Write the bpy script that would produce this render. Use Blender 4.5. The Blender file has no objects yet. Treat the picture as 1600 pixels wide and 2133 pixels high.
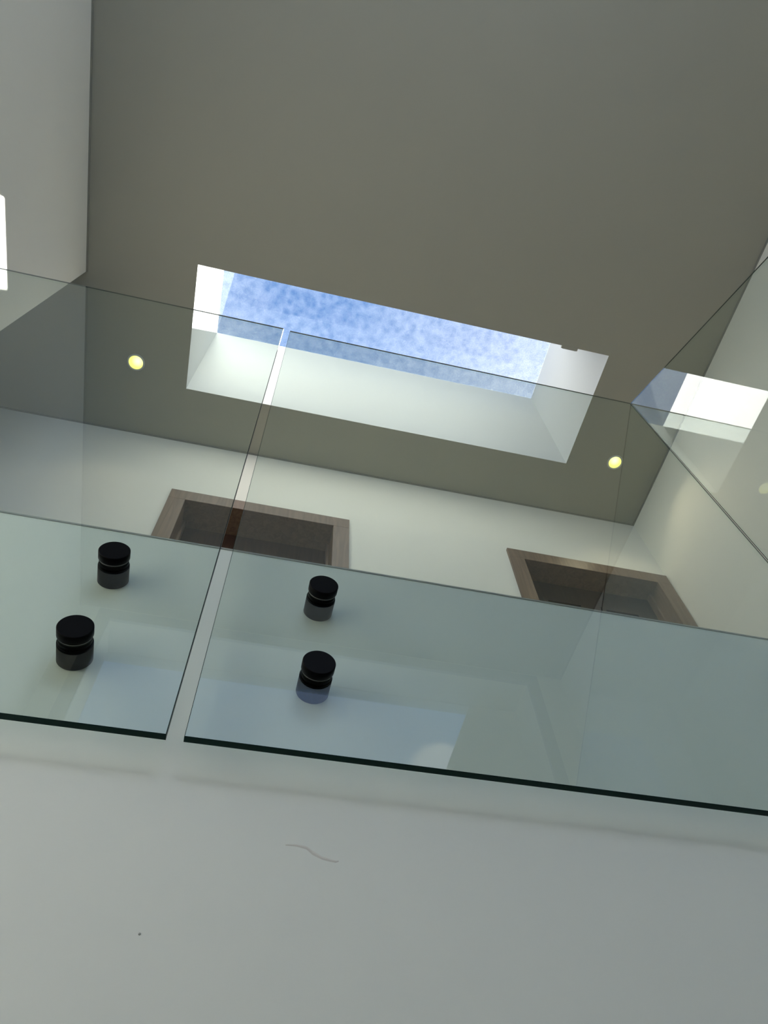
import bpy, bmesh, math, random
from mathutils import Vector, Matrix

# ------------------------------------------------------------------ scene, camera, sky, sun
scn = bpy.context.scene
COL = scn.collection
scn.view_settings.view_transform = 'Standard'
scn.view_settings.look = 'None'
scn.view_settings.gamma = 1.0
scn.view_settings.use_curve_mapping = False
scn.view_settings.exposure = 0.0

cam_data = bpy.data.cameras.new('camera')
cam = bpy.data.objects.new('camera', cam_data)
COL.objects.link(cam)
RIGHT = Vector((0.973991614585485, -0.22377342199016817, -0.03557794721411022))
UP = Vector((-0.17494676783008317, -0.8424803281248843, 0.5095297097799051))
FWD = Vector((0.14399292740606, 0.4900534178366655, 0.8597172119503225))
cam.matrix_world = Matrix(((RIGHT.x, UP.x, -FWD.x, 0), (RIGHT.y, UP.y, -FWD.y, 0),
                           (RIGHT.z, UP.z, -FWD.z, 0), (0, 0, 0, 1)))
cam_data.sensor_fit = 'HORIZONTAL'
cam_data.sensor_width = 36.0
cam_data.lens = 1499.3 * 36.0 / 1600.0
cam_data.clip_start = 0.02
cam_data.clip_end = 200
scn.camera = cam

SUN_DIR = Vector((0.568, 0.334, 1.0)).normalized()      # towards the sun, from the sun patch on the left wall
SUN_STRENGTH = 56.0
sun_d = bpy.data.lights.new('sun', 'SUN')
sun_d.energy = SUN_STRENGTH
sun_d.angle = math.radians(0.53)
sun_d.color = (1.0, 0.96, 0.87)
sun = bpy.data.objects.new('sun', sun_d)
COL.objects.link(sun)
sun.location = SUN_DIR * 12
sun.rotation_euler = SUN_DIR.to_track_quat('Z', 'Y').to_euler()

SKY_STRENGTH = 1.12
world = bpy.data.worlds.new('sky')
scn.world = world
world.use_nodes = True


def NT(nt):
    """tiny helper: returns (node maker, linker)"""
    def n(kind, **kw):
        x = nt.nodes.new(kind)
        for k, v in kw.items():
            if k == 'inp':
                for a, b in v.items():
                    x.inputs[a].default_value = b
            else:
                setattr(x, k, v)
        return x
    return n, nt.links.new


nt = world.node_tree
nt.nodes.clear()
n, lk = NT(nt)
tc = n('ShaderNodeTexCoord')
sep = n('ShaderNodeSeparateXYZ')
lk(tc.outputs['Generated'], sep.inputs[0])
grad = n('ShaderNodeValToRGB')
grad.color_ramp.elements[0].position = 0.0
grad.color_ramp.elements[0].color = (0.22, 0.47, 1.05, 1)
grad.color_ramp.elements[1].position = 1.0
grad.color_ramp.elements[1].color = (0.175, 0.36, 0.72, 1)
lk(sep.outputs['Z'], grad.inputs[0])
# high thin cloud over the whole sky
noise = n('ShaderNodeTexNoise', inp={'Scale': 2.3, 'Detail': 6.0, 'Roughness': 0.55})
lk(tc.outputs['Generated'], noise.inputs['Vector'])
cr = n('ShaderNodeMapRange', inp={'From Min': 0.45, 'From Max': 0.75, 'To Min': 0.03, 'To Max': 0.4})
lk(noise.outputs['Fac'], cr.inputs['Value'])


def cloud_blob(direction, r0, r1, warp=0.12, dens=1.0):
    """a cumulus at a place in the sky: falls off with the angle from its centre, edge broken up by noise"""
    w = n('ShaderNodeTexNoise', inp={'Scale': 9.0, 'Detail': 5.0})
    lk(tc.outputs['Generated'], w.inputs['Vector'])
    sub = n('ShaderNodeVectorMath', operation='SUBTRACT')
    lk(w.outputs['Color'], sub.inputs[0]); sub.inputs[1].default_value = (0.5, 0.5, 0.5)
    sc = n('ShaderNodeVectorMath', operation='SCALE'); sc.inputs['Scale'].default_value = warp
    lk(sub.outputs[0], sc.inputs[0])
    ad = n('ShaderNodeVectorMath', operation='ADD')
    lk(tc.outputs['Generated'], ad.inputs[0]); lk(sc.outputs[0], ad.inputs[1])
    d = n('ShaderNodeVectorMath', operation='DISTANCE')
    lk(ad.outputs[0], d.inputs[0]); d.inputs[1].default_value = Vector(direction).normalized()
    m = n('ShaderNodeMapRange', inp={'From Min': r0, 'From Max': r1, 'To Min': dens, 'To Max': 0.0})
    lk(d.outputs['Value'], m.inputs['Value'])
    return m


b1 = cloud_blob((0.42, 0.34, 1.0), 0.05, 0.34, 0.12, 0.55)
b2 = cloud_blob((0.372, -1.0, 0.845), 0.042, 0.052, 0.05)
mx = n('ShaderNodeMath', operation='MAXIMUM'); lk(b1.outputs[0], mx.inputs[0]); lk(b2.outputs[0], mx.inputs[1])
mx2 = n('ShaderNodeMath', operation='MAXIMUM'); lk(mx.outputs[0], mx2.inputs[0]); lk(cr.outputs[0], mx2.inputs[1])
cl = n('ShaderNodeMix', data_type='RGBA'); cl.inputs['B'].default_value = (1.25, 1.3, 1.4, 1)
lk(mx2.outputs[0], cl.inputs['Factor']); lk(grad.outputs['Color'], cl.inputs['A'])
bg = n('ShaderNodeBackground'); bg.inputs['Strength'].default_value = SKY_STRENGTH
lk(cl.outputs['Result'], bg.inputs['Color'])
wo = n('ShaderNodeOutputWorld'); lk(bg.outputs[0], wo.inputs['Surface'])

# added fill light outside the lower back wall window, far stronger than the sky
day = bpy.data.lights.new('window_fill', 'AREA')  # day: the added fill light
day.shape = 'RECTANGLE'; day.size = 1.3; day.size_y = 0.62
day.energy = 13.0
day.color = (0.90, 0.96, 1.0)
fill_o = bpy.data.objects.new('window_fill', day); COL.objects.link(fill_o)
fill_o.location = (0.10, -2.19, 2.44)
fill_o.rotation_euler = (math.radians(90), 0, 0)      # faces +y, into the stairwell

# ------------------------------------------------------------------ dimensions (metres, camera at the origin)
H = 3.459            # ceiling of the upper floor
ZF = 0.890           # landing floor
ZLOW = -1.68         # lower floor
YG = 0.580           # front face of the glass
YW = 0.616           # face of the wall under the landing
YFAR = 1.768         # far wall
YB = -1.82           # back wall
XL, XR = -1.0505, 2.001
XH = -3.4            # end of the hall beyond the left wall
GT = 0.0088          # glass thickness
ZP = 4.265           # skylight pane

# ------------------------------------------------------------------ materials


def new_mat(name):
    m = bpy.data.materials.new(name)
    m.use_nodes = True
    m.node_tree.nodes.clear()
    n, lk = NT(m.node_tree)
    return m, n, lk


def plaster(name, color, var=0.03, bump=0.04, rough=0.85):
    m, n, lk = new_mat(name)
    tc = n('ShaderNodeTexCoord')
    no = n('ShaderNodeTexNoise', inp={'Scale': 1.7, 'Detail': 4.0})
    lk(tc.outputs['Object'], no.inputs['Vector'])
    mr = n('ShaderNodeMapRange', inp={'To Min': 1 - var, 'To Max': 1 + var})
    lk(no.outputs['Fac'], mr.inputs['Value'])
    vm = n('ShaderNodeVectorMath', operation='SCALE'); vm.inputs[0].default_value = color
    lk(mr.outputs[0], vm.inputs['Scale'])
    fn = n('ShaderNodeTexNoise', inp={'Scale': 140.0, 'Detail': 3.0})
    lk(tc.outputs['Object'], fn.inputs['Vector'])
    bp = n('ShaderNodeBump', inp={'Strength': bump, 'Distance': 0.002})
    lk(fn.outputs['Fac'], bp.inputs['Height'])
    p = n('ShaderNodeBsdfPrincipled', inp={'Roughness': rough, 'Specular IOR Level': 0.25})
    lk(vm.outputs[0], p.inputs['Base Color']); lk(bp.outputs[0], p.inputs['Normal'])
    o = n('ShaderNodeOutputMaterial'); lk(p.outputs[0], o.inputs[0])
    return m


def wood(name, c1, c2, rough=0.45, scale=(14, 14, 1.2)):
    m, n, lk = new_mat(name)
    tc = n('ShaderNodeTexCoord')
    mp = n('ShaderNodeMapping'); mp.inputs['Scale'].default_value = scale
    lk(tc.outputs['Object'], mp.inputs['Vector'])
    no = n('ShaderNodeTexNoise', inp={'Scale': 3.0, 'Detail': 6.0, 'Distortion': 1.2})
    lk(mp.outputs[0], no.inputs['Vector'])
    r = n('ShaderNodeValToRGB')
    r.color_ramp.elements[0].position = 0.32; r.color_ramp.elements[0].color = (*c1, 1)
    r.color_ramp.elements[1].position = 0.70; r.color_ramp.elements[1].color = (*c2, 1)
    lk(no.outputs['Fac'], r.inputs[0])
    bp = n('ShaderNodeBump', inp={'Strength': 0.08, 'Distance': 0.002})
    lk(no.outputs['Fac'], bp.inputs['Height'])
    p = n('ShaderNodeBsdfPrincipled', inp={'Roughness': rough})
    lk(r.outputs[0], p.inputs['Base Color']); lk(bp.outputs[0], p.inputs['Normal'])
    o = n('ShaderNodeOutputMaterial'); lk(p.outputs[0], o.inputs[0])
    return m


def simple(name, color, rough=0.5, metal=0.0, spec=0.5):
    m, n, lk = new_mat(name)
    tc = n('ShaderNodeTexCoord')
    no = n('ShaderNodeTexNoise', inp={'Scale': 60.0, 'Detail': 3.0})
    lk(tc.outputs['Object'], no.inputs['Vector'])
    mr = n('ShaderNodeMapRange', inp={'To Min': rough * 0.85, 'To Max': rough * 1.15})
    lk(no.outputs['Fac'], mr.inputs['Value'])
    p = n('ShaderNodeBsdfPrincipled', inp={'Metallic': metal, 'Specular IOR Level': spec})
    p.inputs['Base Color'].default_value = (*color, 1)
    lk(mr.outputs[0], p.inputs['Roughness'])
    o = n('ShaderNodeOutputMaterial'); lk(p.outputs[0], o.inputs[0])
    return m


def thin_glass(name, tint, ior=1.53, dirt=False):
    """architectural glass: both surfaces' reflection is given once, by the face the light enters;
    the face it leaves by lets it pass unbent."""
    m, n, lk = new_mat(name)
    fr = n('ShaderNodeFresnel', inp={'IOR': ior})
    two = n('ShaderNodeMath', operation='MULTIPLY'); lk(fr.outputs[0], two.inputs[0]); two.inputs[1].default_value = 2.0
    one = n('ShaderNodeMath', operation='ADD'); lk(fr.outputs[0], one.inputs[0]); one.inputs[1].default_value = 1.0
    slab = n('ShaderNodeMath', operation='DIVIDE'); lk(two.outputs[0], slab.inputs[0]); lk(one.outputs[0], slab.inputs[1])
    t = n('ShaderNodeBsdfTransparent'); t.inputs[0].default_value = (*tint, 1)
    g = n('ShaderNodeBsdfGlossy', inp={'Roughness': 0.0}); g.inputs['Color'].default_value = (0.97, 1.0, 0.98, 1)
    mixf = n('ShaderNodeMixShader')
    lk(slab.outputs[0], mixf.inputs[0]); lk(t.outputs[0], mixf.inputs[1]); lk(g.outputs[0], mixf.inputs[2])
    front = mixf
    if dirt:
        tc = n('ShaderNodeTexCoord')
        vo = n('ShaderNodeTexVoronoi', inp={'Scale': 26.0, 'Randomness': 1.0}, feature='SMOOTH_F1')
        no = n('ShaderNodeTexNoise', inp={'Scale': 16.0, 'Detail': 6.0, 'Roughness': 0.7, 'Distortion': 1.5})
        lk(tc.outputs['Object'], no.inputs['Vector']); lk(tc.outputs['Object'], vo.inputs['Vector'])
        mul = n('ShaderNodeMath', operation='MULTIPLY'); lk(vo.outputs['Distance'], mul.inputs[0]); lk(no.outputs['Fac'], mul.inputs[1])
        mr = n('ShaderNodeMapRange', inp={'From Min': 0.05, 'From Max': 0.38, 'To Min': 0.0, 'To Max': 0.022})
        lk(mul.outputs[0], mr.inputs['Value'])
        dn = n('ShaderNodeTexNoise', inp={'Scale': 34.0, 'Detail': 6.0, 'Roughness': 0.72, 'Distortion': 3.0})
        lk(tc.outputs['Object'], dn.inputs['Vector'])
        dr = n('ShaderNodeValToRGB')
        dr.color_ramp.elements[0].position = 0.40; dr.color_ramp.elements[0].color = (0.74, 0.80, 0.92, 1)
        dr.color_ramp.elements[1].position = 0.62; dr.color_ramp.elements[1].color = (1.0, 1.0, 1.0, 1)
        lk(dn.outputs['Fac'], dr.inputs[0]); lk(dr.outputs[0], t.inputs[0])
        tl = n('ShaderNodeBsdfTranslucent'); tl.inputs['Color'].default_value = (0.62, 0.66, 0.72, 1)
        md = n('ShaderNodeMixShader')
        lk(mr.outputs[0], md.inputs[0]); lk(mixf.outputs[0], md.inputs[1]); lk(tl.outputs[0], md.inputs[2])
        front = md
    geo = n('ShaderNodeNewGeometry')
    tb = n('ShaderNodeBsdfTransparent'); tb.inputs[0].default_value = (1, 1, 1, 1)
    mb = n('ShaderNodeMixShader')
    lk(geo.outputs['Backfacing'], mb.inputs[0]); lk(front.outputs[0], mb.inputs[1]); lk(tb.outputs[0], mb.inputs[2])
    o = n('ShaderNodeOutputMaterial'); lk(mb.outputs[0], o.inputs[0])
    return m


def emitter(name, rim, core, strength):
    """lamp face: warm yellow with a hotter spot"""
    m, n, lk = new_mat(name)
    tc = n('ShaderNodeTexCoord')
    d = n('ShaderNodeVectorMath', operation='LENGTH')
    lk(tc.outputs['Object'], d.inputs[0])
    r = n('ShaderNodeValToRGB')
    r.color_ramp.elements[0].position = 0.0; r.color_ramp.elements[0].color = (*core, 1)
    r.color_ramp.elements[1].position = 0.9; r.color_ramp.elements[1].color = (*rim, 1)
    mr = n('ShaderNodeMapRange', inp={'From Min': 0.0, 'From Max': 0.034})
    lk(d.outputs['Value'], mr.inputs['Value']); lk(mr.outputs[0], r.inputs[0])
    e = n('ShaderNodeEmission'); e.inputs['Strength'].default_value = strength
    lk(r.outputs[0], e.inputs['Color'])
    o = n('ShaderNodeOutputMaterial'); lk(e.outputs[0], o.inputs[0])
    return m


WALL = plaster('wall_paint', (0.88, 0.845, 0.735))
LAND = plaster('landing_wall_paint', (0.81, 0.825, 0.79))
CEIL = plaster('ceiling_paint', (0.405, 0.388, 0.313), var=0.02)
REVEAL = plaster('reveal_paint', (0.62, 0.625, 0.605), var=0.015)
GREY = plaster('grey_paint', (0.42, 0.43, 0.41))
CRACK = plaster('crack_filler', (0.70, 0.68, 0.64))
CARPET = plaster('floor_finish', (0.46, 0.44, 0.40), bump=0.2)
EDGE_STRIP = simple('grey_edge_strip', (0.33, 0.34, 0.32), 0.6)
FRAME_W = wood('frame_wood', (0.15, 0.090, 0.054), (0.225, 0.145, 0.09))
LEAF_W = wood('leaf_wood', (0.035, 0.017, 0.010), (0.075, 0.036, 0.020), rough=0.4)
LEAF_D = wood('dark_leaf_wood', (0.030, 0.020, 0.013), (0.055, 0.036, 0.024), rough=0.4)
GLASS = thin_glass('balustrade_glass', (0.86, 0.925, 0.895))
GLASS_ARRIS = simple('glass_arris', (0.006, 0.024, 0.020), 0.4, spec=0.08)


def edge_glass(name):
    """cut edge: dark green from outside; from within the glass it lets most light through"""
    m, n, lk = new_mat(name)
    p = n('ShaderNodeBsdfPrincipled', inp={'Roughness': 0.3, 'Specular IOR Level': 0.08}); p.inputs['Base Color'].default_value = (0.004, 0.013, 0.011, 1)
    t = n('ShaderNodeBsdfTransparent'); t.inputs[0].default_value = (0.93, 0.97, 0.95, 1)
    geo = n('ShaderNodeNewGeometry')
    mb = n('ShaderNodeMixShader')
    lk(geo.outputs['Backfacing'], mb.inputs[0]); lk(p.outputs[0], mb.inputs[1]); lk(t.outputs[0], mb.inputs[2])
    o = n('ShaderNodeOutputMaterial'); lk(mb.outputs[0], o.inputs[0])
    return m


GLASS_EDGE = edge_glass('glass_edge')
PANE = thin_glass('skylight_glass', (0.93, 0.96, 1.0), dirt=True)
PANE2 = thin_glass('window_glass', (0.93, 0.96, 1.0))
BLACK = simple('black_steel', (0.0025, 0.0025, 0.003), 0.4, spec=0.06)
GASKET = simple('rubber_gasket', (0.16, 0.17, 0.16), 0.4)
WHITE_MET = simple('white_lamp_ring', (0.62, 0.62, 0.58), 0.5)
LAMP = emitter('lamp_face', (0.80, 0.76, 0.18), (1.0, 0.96, 0.75), 2.2)

# ------------------------------------------------------------------ mesh helpers


def add_box(bm, x0, x1, y0, y1, z0, z1, mi=0):
    vs = [bm.verts.new((x, y, z)) for z in (z0, z1) for y in (y0, y1) for x in (x0, x1)]
    for f in ((0, 2, 3, 1), (4, 5, 7, 6), (0, 1, 5, 4), (2, 6, 7, 3), (0, 4, 6, 2), (1, 3, 7, 5)):
        fc = bm.faces.new([vs[i] for i in f]); fc.material_index = mi


def add_hexa(bm, lo, hi, mi=0):
    """lo, hi: four points each, same winding (counter-clockwise seen from above)"""
    a = [bm.verts.new(p) for p in lo]; b = [bm.verts.new(p) for p in hi]
    fs = [bm.faces.new(a[::-1]), bm.faces.new(b)]
    for i in range(4):
        j = (i + 1) % 4
        fs.append(bm.faces.new((a[i], a[j], b[j], b[i])))
    for f in fs: f.material_index = mi


def add_lathe_y(bm, prof, cx, cz, seg=48, mi=0):
    """revolve (radius, y) pairs about an axis along y; closed with caps"""
    rings = []
    for r, y in prof:
        rings.append([bm.verts.new((cx + r * math.cos(2 * math.pi * k / seg), y, cz + r * math.sin(2 * math.pi * k / seg))) for k in range(seg)])
    for a, b in zip(rings, rings[1:]):
        for k in range(seg):
            f = bm.faces.new((a[k], a[(k + 1) % seg], b[(k + 1) % seg], b[k])); f.material_index = mi; f.smooth = True
    for r in (rings[0], rings[-1]):
        f = bm.faces.new(r); f.material_index = mi


def add_lathe_z(bm, prof, cx, cy, seg=48, cap_start=True, cap_end=True, mi=0):
    rings = []
    for r, z in prof:
        rings.append([bm.verts.new((cx + r * math.cos(2 * math.pi * k / seg), cy + r * math.sin(2 * math.pi * k / seg), z)) for k in range(seg)])
    for a, b in zip(rings, rings[1:]):
        for k in range(seg):
            f = bm.faces.new((a[k], a[(k + 1) % seg], b[(k + 1) % seg], b[k])); f.material_index = mi; f.smooth = True
    if cap_start: bm.faces.new(rings[0]).material_index = mi
    if cap_end: bm.faces.new(rings[-1]).material_index = mi


def obj(name, bm, mats, parent=None, kind=None, label=None, bevel=0):
    bmesh.ops.recalc_face_normals(bm, faces=bm.faces)
    me = bpy.data.meshes.new(name)
    bm.to_mesh(me); bm.free()
    for m in (mats if isinstance(mats, (list, tuple)) else [mats]): me.materials.append(m)
    o = bpy.data.objects.new(name, me)
    COL.objects.link(o)
    if parent: o.parent = parent
    if kind: o['kind'] = kind
    if label: o['label'] = label
    if bevel:
        md = o.modifiers.new('bevel', 'BEVEL'); md.width = bevel; md.segments = 2; md.limit_method = 'ANGLE'
    return o


def struct(name, boxes, mat, parent=None, label=None, bevel=0):
    bm = bmesh.new()
    for b in boxes: add_box(bm, *b)
    return obj(name, bm, mat, parent, 'structure' if not parent else None, label, bevel)


def thing(name, label, cat, loc=(0, 0, 0), group=None):
    o = bpy.data.objects.new(name, None); COL.objects.link(o)
    o.location = loc; o.empty_display_size = 0.05
    o['label'] = label; o['category'] = cat
    if group: o['group'] = group
    return o


# ------------------------------------------------------------------ room shell
T = 0.12
# skylight opening at the ceiling and at the pane
OX0, OX1, OY0, OY1 = -0.556, 1.480, 0.856, 1.472
PX0, PX1, PY0, PY1 = -0.543, 1.452, 0.872, 1.434
CZ1 = H + 0.14
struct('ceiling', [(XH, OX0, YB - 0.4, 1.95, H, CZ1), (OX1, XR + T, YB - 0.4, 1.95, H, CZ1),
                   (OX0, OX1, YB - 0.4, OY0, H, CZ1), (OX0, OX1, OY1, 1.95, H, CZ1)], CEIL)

# thin added strips, painted dark as the corner shade between walls and ceiling
SEAM_SHADE = plaster('seam_shade_paint', (0.30, 0.29, 0.24), var=0.01)
struct('shade_strip_left', [(XL, XL + .007, YB, 0.996, H - .007, H)], SEAM_SHADE, label='thin strip of painted shade between left wall and ceiling')
struct('shade_strip_right', [(XR - .007, XR, YB, YFAR - .007, H - .007, H)], SEAM_SHADE, label='thin strip of painted shade between right wall and ceiling')
struct('shade_strip_far', [(XH, XR, YFAR - .007, YFAR, H - .007, H)], SEAM_SHADE, label='thin strip of painted shade between far wall and ceiling')

# skylight shaft: four splayed plastered reveals
bm = bmesh.new()
lo = [(OX0, OY0), (OX1, OY0), (OX1, OY1), (OX0, OY1)]
hi = [(PX0, PY0), (PX1, PY0), (PX1, PY1), (PX0, PY1)]
w = 0.10
lo_o = [(OX0 - w, OY0 - w), (OX1 + w, OY0 - w), (OX1 + w, OY1 + w), (OX0 - w, OY1 + w)]
ZS = H + 0.0
inner_lo = [bm.verts.new((x, y, ZS + 0.0015)) for x, y in lo]
inner_hi = [bm.verts.new((x, y, ZP + 0.03)) for x, y in hi]
out_lo = [bm.verts.new((x, y, ZS + 0.0015)) for x, y in lo_o]
out_hi = [bm.verts.new((x, y, ZP + 0.03)) for x, y in lo_o]
for i in range(4):
    j = (i + 1) % 4
    bm.faces.new((inner_lo[i], inner_lo[j], inner_hi[j], inner_hi[i]))
    bm.faces.new((out_lo[i], out_hi[i], out_hi[j], out_lo[j]))
    bm.faces.new((inner_hi[i], inner_hi[j], out_hi[j], out_hi[i]))
    bm.faces.new((inner_lo[i], out_lo[i], out_lo[j], inner_lo[j]))
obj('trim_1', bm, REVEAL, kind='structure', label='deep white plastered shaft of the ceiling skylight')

# skylight pane, lying on the shaft
win1 = thing('window_1', 'long rectangular skylight pane above the ceiling shaft', 'window', (0.45, 1.15, ZP))
del win1['category']; win1['kind'] = 'structure'
bm = bmesh.new(); add_box(bm, PX0 - 0.05 - 0.45, PX1 + 0.05 - 0.45, PY0 - 0.05 - 1.15, PY1 + 0.05 - 1.15, 0.032, 0.040)
pane = obj('pane', bm, PANE, win1)
bm = bmesh.new()
x0, x1, y0, y1 = PX0 - 0.1 - .45, PX1 + 0.1 - .45, PY0 - 0.1 - 1.15, PY1 + 0.1 - 1.15
for b in ((x0, x1, y0, y0 + 0.045), (x0, x1, y1 - 0.045, y1), (x0, x0 + 0.045, y0 + 0.045, y1 - 0.045), (x1 - 0.045, x1, y0 + 0.045, y1 - 0.045)):
    add_box(bm, *b, 0.031, 0.06)
obj('window_frame', bm, GREY, win1)

# walls
struct('wall_left', [(XL - T, XL, YB - 0.3, 0.996, ZLOW, H)], WALL)
struct('wall_right', [(XR, XR + T, YB - 0.3, 1.95, ZLOW, H)], WALL)
D1 = (-0.494, 0.341); D2 = (1.134, 1.991); ZD = 2.945
FW, FH = 0.076, 0.076
Y2 = YFAR + 0.18
struct('wall_far', [(XH, D1[0] + .01, YFAR, Y2, ZF - .3, H), (D1[1] - .01, D2[0] + .01, YFAR, Y2, ZF - .3, H),
                    (D2[1] - .01, XR, YFAR, Y2, ZF - .3, H),
                    (D1[0] + .01, D1[1] - .01, YFAR, Y2, ZD - .01, H), (D2[0] + .01, D2[1] - .01, YFAR, Y2, ZD - .01, H)], WALL)
struct('wall_hall', [(XH - T, XH, -0.2, 1.95, ZF - .3, H), (XH, XL - T, -0.2 - T, -0.2, ZF - .3, H)], WALL)
wl = struct('wall_landing', [(XH, XR, YW, YW + 0.10, ZLOW, ZF - 0.003)], LAND)
struct('trim_2', [(XH, XR, YW - 0.0015, YW + 0.10, ZF - 0.003, ZF)], EDGE_STRIP, label='thin grey edge strip along top of the landing wall')
struct('floor', [(XH, XR, YW + 0.10, Y2, ZF - 0.25, ZF)], CARPET)
struct('floor_lower', [(XL - T, XR + T, YB - 0.3, YW + 0.1, ZLOW - 0.1, ZLOW)], CARPET)

# small plaster flaw and dot on the landing wall
bm = bmesh.new()
pts = [(0.062, .4255), (0.072, .4262), (0.082, .4248), (0.088, .4205), (0.098, .4160), (0.110, .4140), (0.113, .4150)]
prev = None
for i, (x, z) in enumerate(pts):
    h = 0.0019 * (0.4 + min(i, 6 - i) * 0.35)
    ring = [bm.verts.new((x, YW + 0.0001, z - h)), bm.verts.new((x, YW - 0.00035, z)), bm.verts.new((x, YW + 0.0001, z + h))]
    if prev:
        for a in range(2):
            bm.faces.new((prev[a], prev[a + 1], ring[a + 1], ring[a]))
    prev = ring
obj('plaster_crack', bm, CRACK, wl)
bm = bmesh.new(); bmesh.ops.create_uvsphere(bm, u_segments=10, v_segments=6, radius=0.0011, matrix=Matrix.Translation((-0.049, YW, 0.333)))
obj('speck', bm, GREY, wl)

# back wall with its deep window recess (seen mirrored in the glass)
RX0, RX1, RZ0, RZ1 = -0.850, 1.745, 1.0, 3.35
YR = -2.058
struct('wall_back', [(XL - T, RX0, YR, YB, ZLOW, H), (RX1, XR + T, YR, YB, ZLOW, H),
                     (RX0, RX1, YR, YB, ZLOW, RZ0), (RX0, RX1, YR, YB, RZ1, H)], WALL)
bm = bmesh.new()
o = [(XL - T, ZLOW), (XR + T, ZLOW), (XR + T, H), (XL - T, H)]
wx = [(-0.869, 1.0), (0.475, 1.0), (1.429, 3.345), (-0.869, 3.345)]  # lower part extended down to let the added fill light in
for y0_, y1_ in ((YR - 0.08, YR),):
    A = [bm.verts.new((x, y1_, z)) for x, z in o]; B = [bm.verts.new((x, y1_, z)) for x, z in wx]
    C_ = [bm.verts.new((x, y0_, z)) for x, z in o]; D_ = [bm.verts.new((x, y0_, z)) for x, z in wx]
    for i in range(4):
        j = (i + 1) % 4
        bm.faces.new((A[i], A[j], B[j], B[i])); bm.faces.new((C_[i], D_[i], D_[j], C_[j]))
        bm.faces.new((B[i], B[j], D_[j], D_[i])); bm.faces.new((A[i], C_[i], C_[j], A[j]))
obj('wall_gable', bm, WALL, kind='structure')
win2 = thing('window_2', 'tall raked window in the recess of the back wall', 'window', (0, YR - 0.06, 1.0))
del win2['category']; win2['kind'] = 'structure'
bm = bmesh.new()
pf = [(x, z - 1.0) for x, z in wx]
a = [bm.verts.new((x, -0.004, z)) for x, z in pf]; b = [bm.verts.new((x, 0.004, z)) for x, z in pf]
bm.faces.new(a); bm.faces.new(b[::-1])
for i in range(4): bm.faces.new((a[i], b[i], b[(i + 1) % 4], a[(i + 1) % 4]))
obj('pane', bm, PANE2, win2)
struct('trim_3', [(RX0 - .075, RX0, YB, YB + .02, RZ0, RZ1 + .08), (RX1, RX1 + .075, YB, YB + .02, RZ0, RZ1 + .08),
                  (RX0, RX1, YB, YB + .02, RZ1, RZ1 + .08)], GREY, label='grey surround of the back wall window recess')

# ------------------------------------------------------------------ doors


def door(n_, x0, x1, leaf_mat, yleaf, label):
    d = thing('door_%d' % n_, label, 'door', ((x0 + x1) / 2, YFAR, ZF))
    del d['category']; d['kind'] = 'structure'
    hw = (x1 - x0) / 2; zt = ZD - ZF
    yf = -0.014
    bm = bmesh.new(); add_box(bm, -hw, -hw + FW, yf, 0.17, 0, zt - FH); obj('jamb', bm, FRAME_W, d, bevel=.0015)
    bm = bmesh.new(); add_box(bm, hw - FW, hw, yf, 0.17, 0, zt - FH); obj('jamb', bm, FRAME_W, d, bevel=.0015)
    bm = bmesh.new(); add_box(bm, -hw, hw, yf, 0.17, zt - FH, zt); obj('door_head', bm, FRAME_W, d, bevel=.0015)
    iw = hw - FW
    yl = yleaf - YFAR
    for s in (-1, 1):        # stops either side and above, just in front of the leaf
        bm = bmesh.new(); xa, xb = sorted((s * iw, s * (iw - 0.012)))
        add_box(bm, xa, xb, yl - 0.035, yl - 0.002, 0, zt - FH); obj('door_stop', bm, FRAME_W, d, bevel=.001)
    leaf = bmesh.new(); add_box(leaf, -iw + .003, iw - .003, yl, yl + 0.040, 0.006, zt - FH - .003)
    lf = obj('door_leaf', leaf, leaf_mat, d, bevel=.002)
    # raised mouldings round the two tall panels of the leaf
    for s in (-1, 1):
        bm = bmesh.new()
        xa, xb = (0.045, iw - 0.10) if s > 0 else (-iw + 0.10, -0.045)
        za, zb = 0.25, zt - FH - 0.14
        for b in ((xa, xb, za, za + .02), (xa, xb, zb - .02, zb), (xa, xa + .02, za + .02, zb - .02), (xb - .02, xb, za + .02, zb - .02)):
            add_box(bm, b[0], b[1], yl - .008, yl + .004, b[2], b[3])
        obj('moulding', bm, leaf_mat, lf)
    return d


door(1, *D1, LEAF_W, 1.900, 'brown framed door on the far wall, left of the two')
door(2, *D2, LEAF_D, 1.868, 'brown framed door on the far wall, right of the two, by the corner')

# ------------------------------------------------------------------ downlights


def downlight(x, y, label, bright, watts):
    d = thing('downlight', label, 'light', (x, y, H), 'recessed ceiling downlights')
    bm = bmesh.new()
    add_lathe_z(bm, [(0.034, -0.0005), (0.036, -0.003), (0.041, -0.003), (0.0435, -0.0012), (0.0435, 0.0)], 0, 0, cap_start=False, cap_end=False)
    obj('ring', bm, WHITE_MET, d)
    bm = bmesh.new(); add_lathe_z(bm, [(0.0345, -0.0008), (0.030, -0.0045), (0.022, -0.0072), (0.011, -0.0088), (0.002, -0.0092)], 0, 0, cap_start=False)
    lm = obj('lamp_face', bm, LAMP, d)
    lm.location = bright
    for v in lm.data.vertices: v.co -= Vector(bright)
    ld = bpy.data.lights.new('bulb', 'SPOT'); ld.energy = watts; ld.color = (1.0, 0.86, 0.6)
    ld.spot_size = math.radians(110); ld.spot_blend = 0.8; ld.shadow_soft_size = 0.0
    lo_ = bpy.data.objects.new('bulb', ld); COL.objects.link(lo_); lo_.parent = d; lo_.location = (0, 0, -0.03)
    return d


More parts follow.
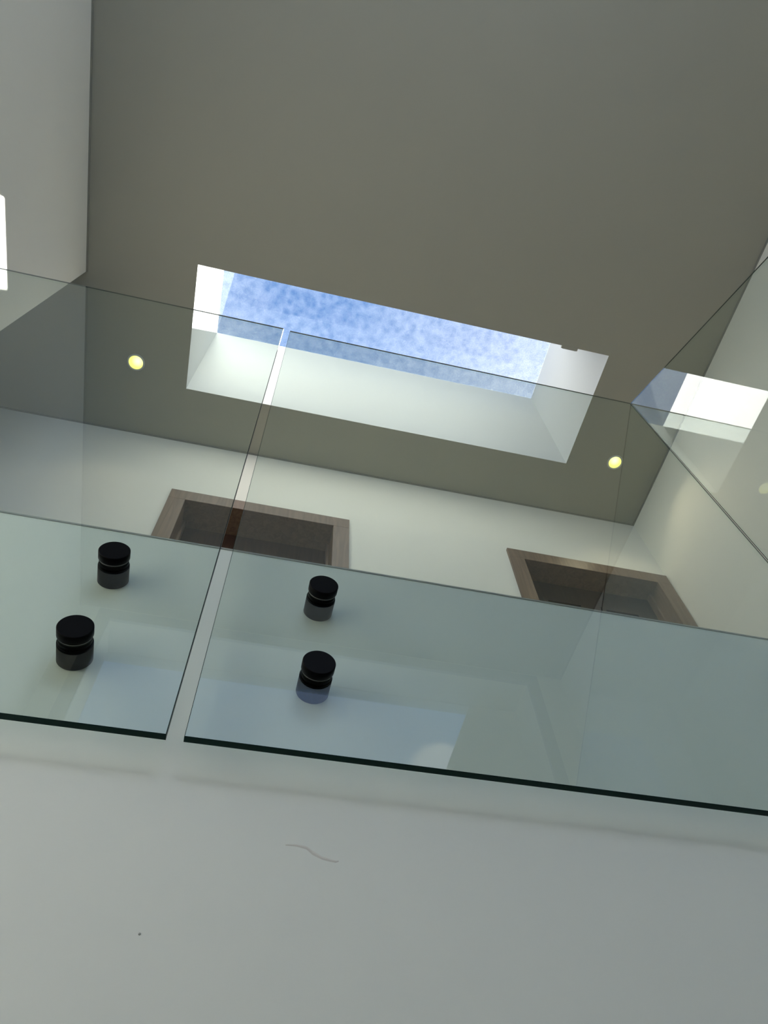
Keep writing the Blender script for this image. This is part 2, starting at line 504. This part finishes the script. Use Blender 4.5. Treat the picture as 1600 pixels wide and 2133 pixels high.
downlight(-0.807, 1.387, 'small round lit ceiling downlight left of the skylight', (0.010, -0.010, 0), 2.5)
downlight(1.740, 1.410, 'small round lit ceiling downlight right of the skylight, near the corner', (-0.008, -0.012, 0), 5.0)

# small block at the skylight's near lip
t = thing('mounting_block', 'small grey block on the near lip of the skylight opening', 'bracket', (1.272, OY0, H))
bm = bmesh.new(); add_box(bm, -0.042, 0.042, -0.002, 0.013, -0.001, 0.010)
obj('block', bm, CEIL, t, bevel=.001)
bm = bmesh.new(); add_box(bm, -0.036, 0.036, 0.013, 0.0145, 0.001, 0.008)
obj('cover_plate', bm, EDGE_STRIP, t)

# ------------------------------------------------------------------ glass balustrade
ZB, ZT = 0.506, 1.876
ROWS = (0.7766, 0.6266)
SR = 0.0195


def glass_mesh(quad, axis, t, ch=0.0007):
    """quad: four (u, z) corners; axis 'y' -> u is x, thickness along y; axis 'x' -> u is y, thickness along x.
    Polished arrises; slot 0 = faces, slot 1 = edges"""
    bm = bmesh.new()
    cu = sum(p[0] for p in quad) / 4; cz = sum(p[1] for p in quad) / 4
    def P(u, z, d): return (u, d, z) if axis == 'y' else (d, u, z)
    def ring(d, inset):
        out = []
        for u, z in quad:
            out.append(bm.verts.new(P(u - math.copysign(inset, u - cu), z - math.copysign(inset, z - cz), d)))
        return out
    rs = [ring(0, ch), ring(ch, 0), ring(0.0032, 0), ring(t - ch, 0), ring(t, ch)]
    bm.faces.new(rs[0]).material_index = 0
    bm.faces.new(rs[4]).material_index = 0
    for k, (a, b) in enumerate(zip(rs, rs[1:])):
        for i in range(4):
            j = (i + 1) % 4
            bm.faces.new((a[i], a[j], b[j], b[i])).material_index = 2 if (k <= 1 or i == 0) else 1
    return bm


def standoff(parent, x, z, ox, oz):
    bm = bmesh.new()
    y0, y1 = GT + 0.0012, YW - YG
    add_lathe_y(bm, [(SR - .0006, y0), (SR, y0 + .0006), (SR, y1 - .0008), (SR - .0006, y1)], x - ox, z - oz)
    s = obj('standoff', bm, BLACK, parent)
    bm = bmesh.new()
    add_lathe_y(bm, [(SR - .0008, -0.0125), (SR, -0.0117), (SR, -0.0018), (SR - .0006, -0.0012)], x - ox, z - oz)
    obj('cap', bm, BLACK, s)
    bm = bmesh.new(); add_lathe_y(bm, [(SR - .0006, -0.0011), (SR - .0006, -0.0002)], x - ox, z - oz)
    obj('gasket', bm, GASKET, s)
    bm = bmesh.new(); add_lathe_y(bm, [(SR - .0012, 0.0003), (SR - .0012, GT - 0.0003)], x - ox, z - oz)
    obj('bolt_sleeve', bm, BLACK, s)
    bm = bmesh.new(); add_lathe_y(bm, [(SR - .0006, GT + .0002), (SR - .0006, GT + .0011)], x - ox, z - oz)
    obj('gasket', bm, BLACK, s)
    return s


def main_panel(x0, x1, xs, label, tilt=0.0):
    p = thing('glass_panel', label, 'glass panel', ((x0 + x1) / 2, YG, ZB), 'glass balustrade panels in front of the landing')
    ox, oz = (x0 + x1) / 2, ZB
    g = obj('pane', glass_mesh([(x0 - ox, 0), (x1 - ox, 0), (x1 - ox, ZT - ZB), (x0 - ox, ZT - ZB)], 'y', GT), [GLASS, GLASS_EDGE, GLASS_ARRIS], p)
    if tilt:
        g.rotation_euler.x = tilt
        g.location.y = 0.24 * math.sin(tilt)
    for x in xs:
        for z in ROWS: standoff(p, x, z, ox, oz)
    return p


main_panel(-1.045, -0.0685, (-0.918, -0.194), 'clear glass balustrade panel left of the narrow gap, on black standoffs', 0.0025)
main_panel(-0.0512, 0.9149, (0.077, 0.783), 'long clear glass balustrade panel right of the narrow gap, on black standoffs')

# stair panel going down towards the viewer
SL = 0.6787
XS = 0.9151
YS = 0.5798
p = thing('stair_glass_panel', 'sloping clear glass panel beside the stairs, at right angles to the landing glass', 'glass panel', (XS, YS, ZB))
Ln = 1.45
quad = [(-Ln, -Ln * SL), (0, 0), (0, 1.875 - ZB), (-Ln, 1.875 - ZB - Ln * SL)]
obj('pane', glass_mesh(quad, 'x', GT), [GLASS, GLASS_EDGE, GLASS_ARRIS], p)
for k, yb in enumerate((0.40, -0.30, -0.75)):
    for dz in (0.13, 0.28):
        zc = ZB - (YS - yb) * SL + dz
        bm = bmesh.new()
        seg = 32
        for r_, xa, xb in ((SR, -0.0125, -0.0005), (SR, GT + .0005, 0.036)):
            A = [bm.verts.new((xa, yb - YS + r_ * math.cos(2 * math.pi * i / seg), zc - ZB + r_ * math.sin(2 * math.pi * i / seg))) for i in range(seg)]
            B = [bm.verts.new((xb, v.co.y, v.co.z)) for v in A]
            bm.faces.new(A); bm.faces.new(B)
            for i in range(seg): bm.faces.new((A[i], A[(i + 1) % seg], B[(i + 1) % seg], B[i]))
        obj('standoff', bm, BLACK, p)

# staircase behind the stair panel, seven steps down to a half landing
st = thing('staircase', 'flight of stairs descending behind the sloping glass panel at right', 'stairs', (1.48, YW, ZLOW))
del st['category']; st['kind'] = 'structure'
RISE, GO = 0.1836, 0.27
xs0, xs1 = XS + 0.036, XR
for k in range(1, 8):
    ztop = ZF - RISE * k - ZLOW
    ya = -GO * k if k < 7 else YB - YW
    bm = bmesh.new(); add_box(bm, xs0 + .03 - 1.48, xs1 - 1.48, ya, -GO * (k - 1) - 0.001, ztop - 0.22, ztop)
    obj('tread', bm, CARPET, st, bevel=.004)
bm = bmesh.new()
z0s = ZF - ZLOW
pl = [(-0.001, z0s - 0.02), (-0.001, z0s - 0.50), (-GO * 6, z0s - .50 - SL * GO * 6), (-GO * 6 - .25, z0s - .50 - SL * GO * 6), (-GO * 6 - .25, z0s - 0.02 - SL * (GO * 6 + .25))]
a = [bm.verts.new((xs0 - 1.48, y, z)) for y, z in pl]; b = [bm.verts.new((xs0 + .03 - 1.48, y, z)) for y, z in pl]
bm.faces.new(a); bm.faces.new(b[::-1])
for i in range(len(pl)): bm.faces.new((a[i], b[i], b[(i + 1) % len(pl)], a[(i + 1) % len(pl)]))
obj('stringer', bm, WALL, st)
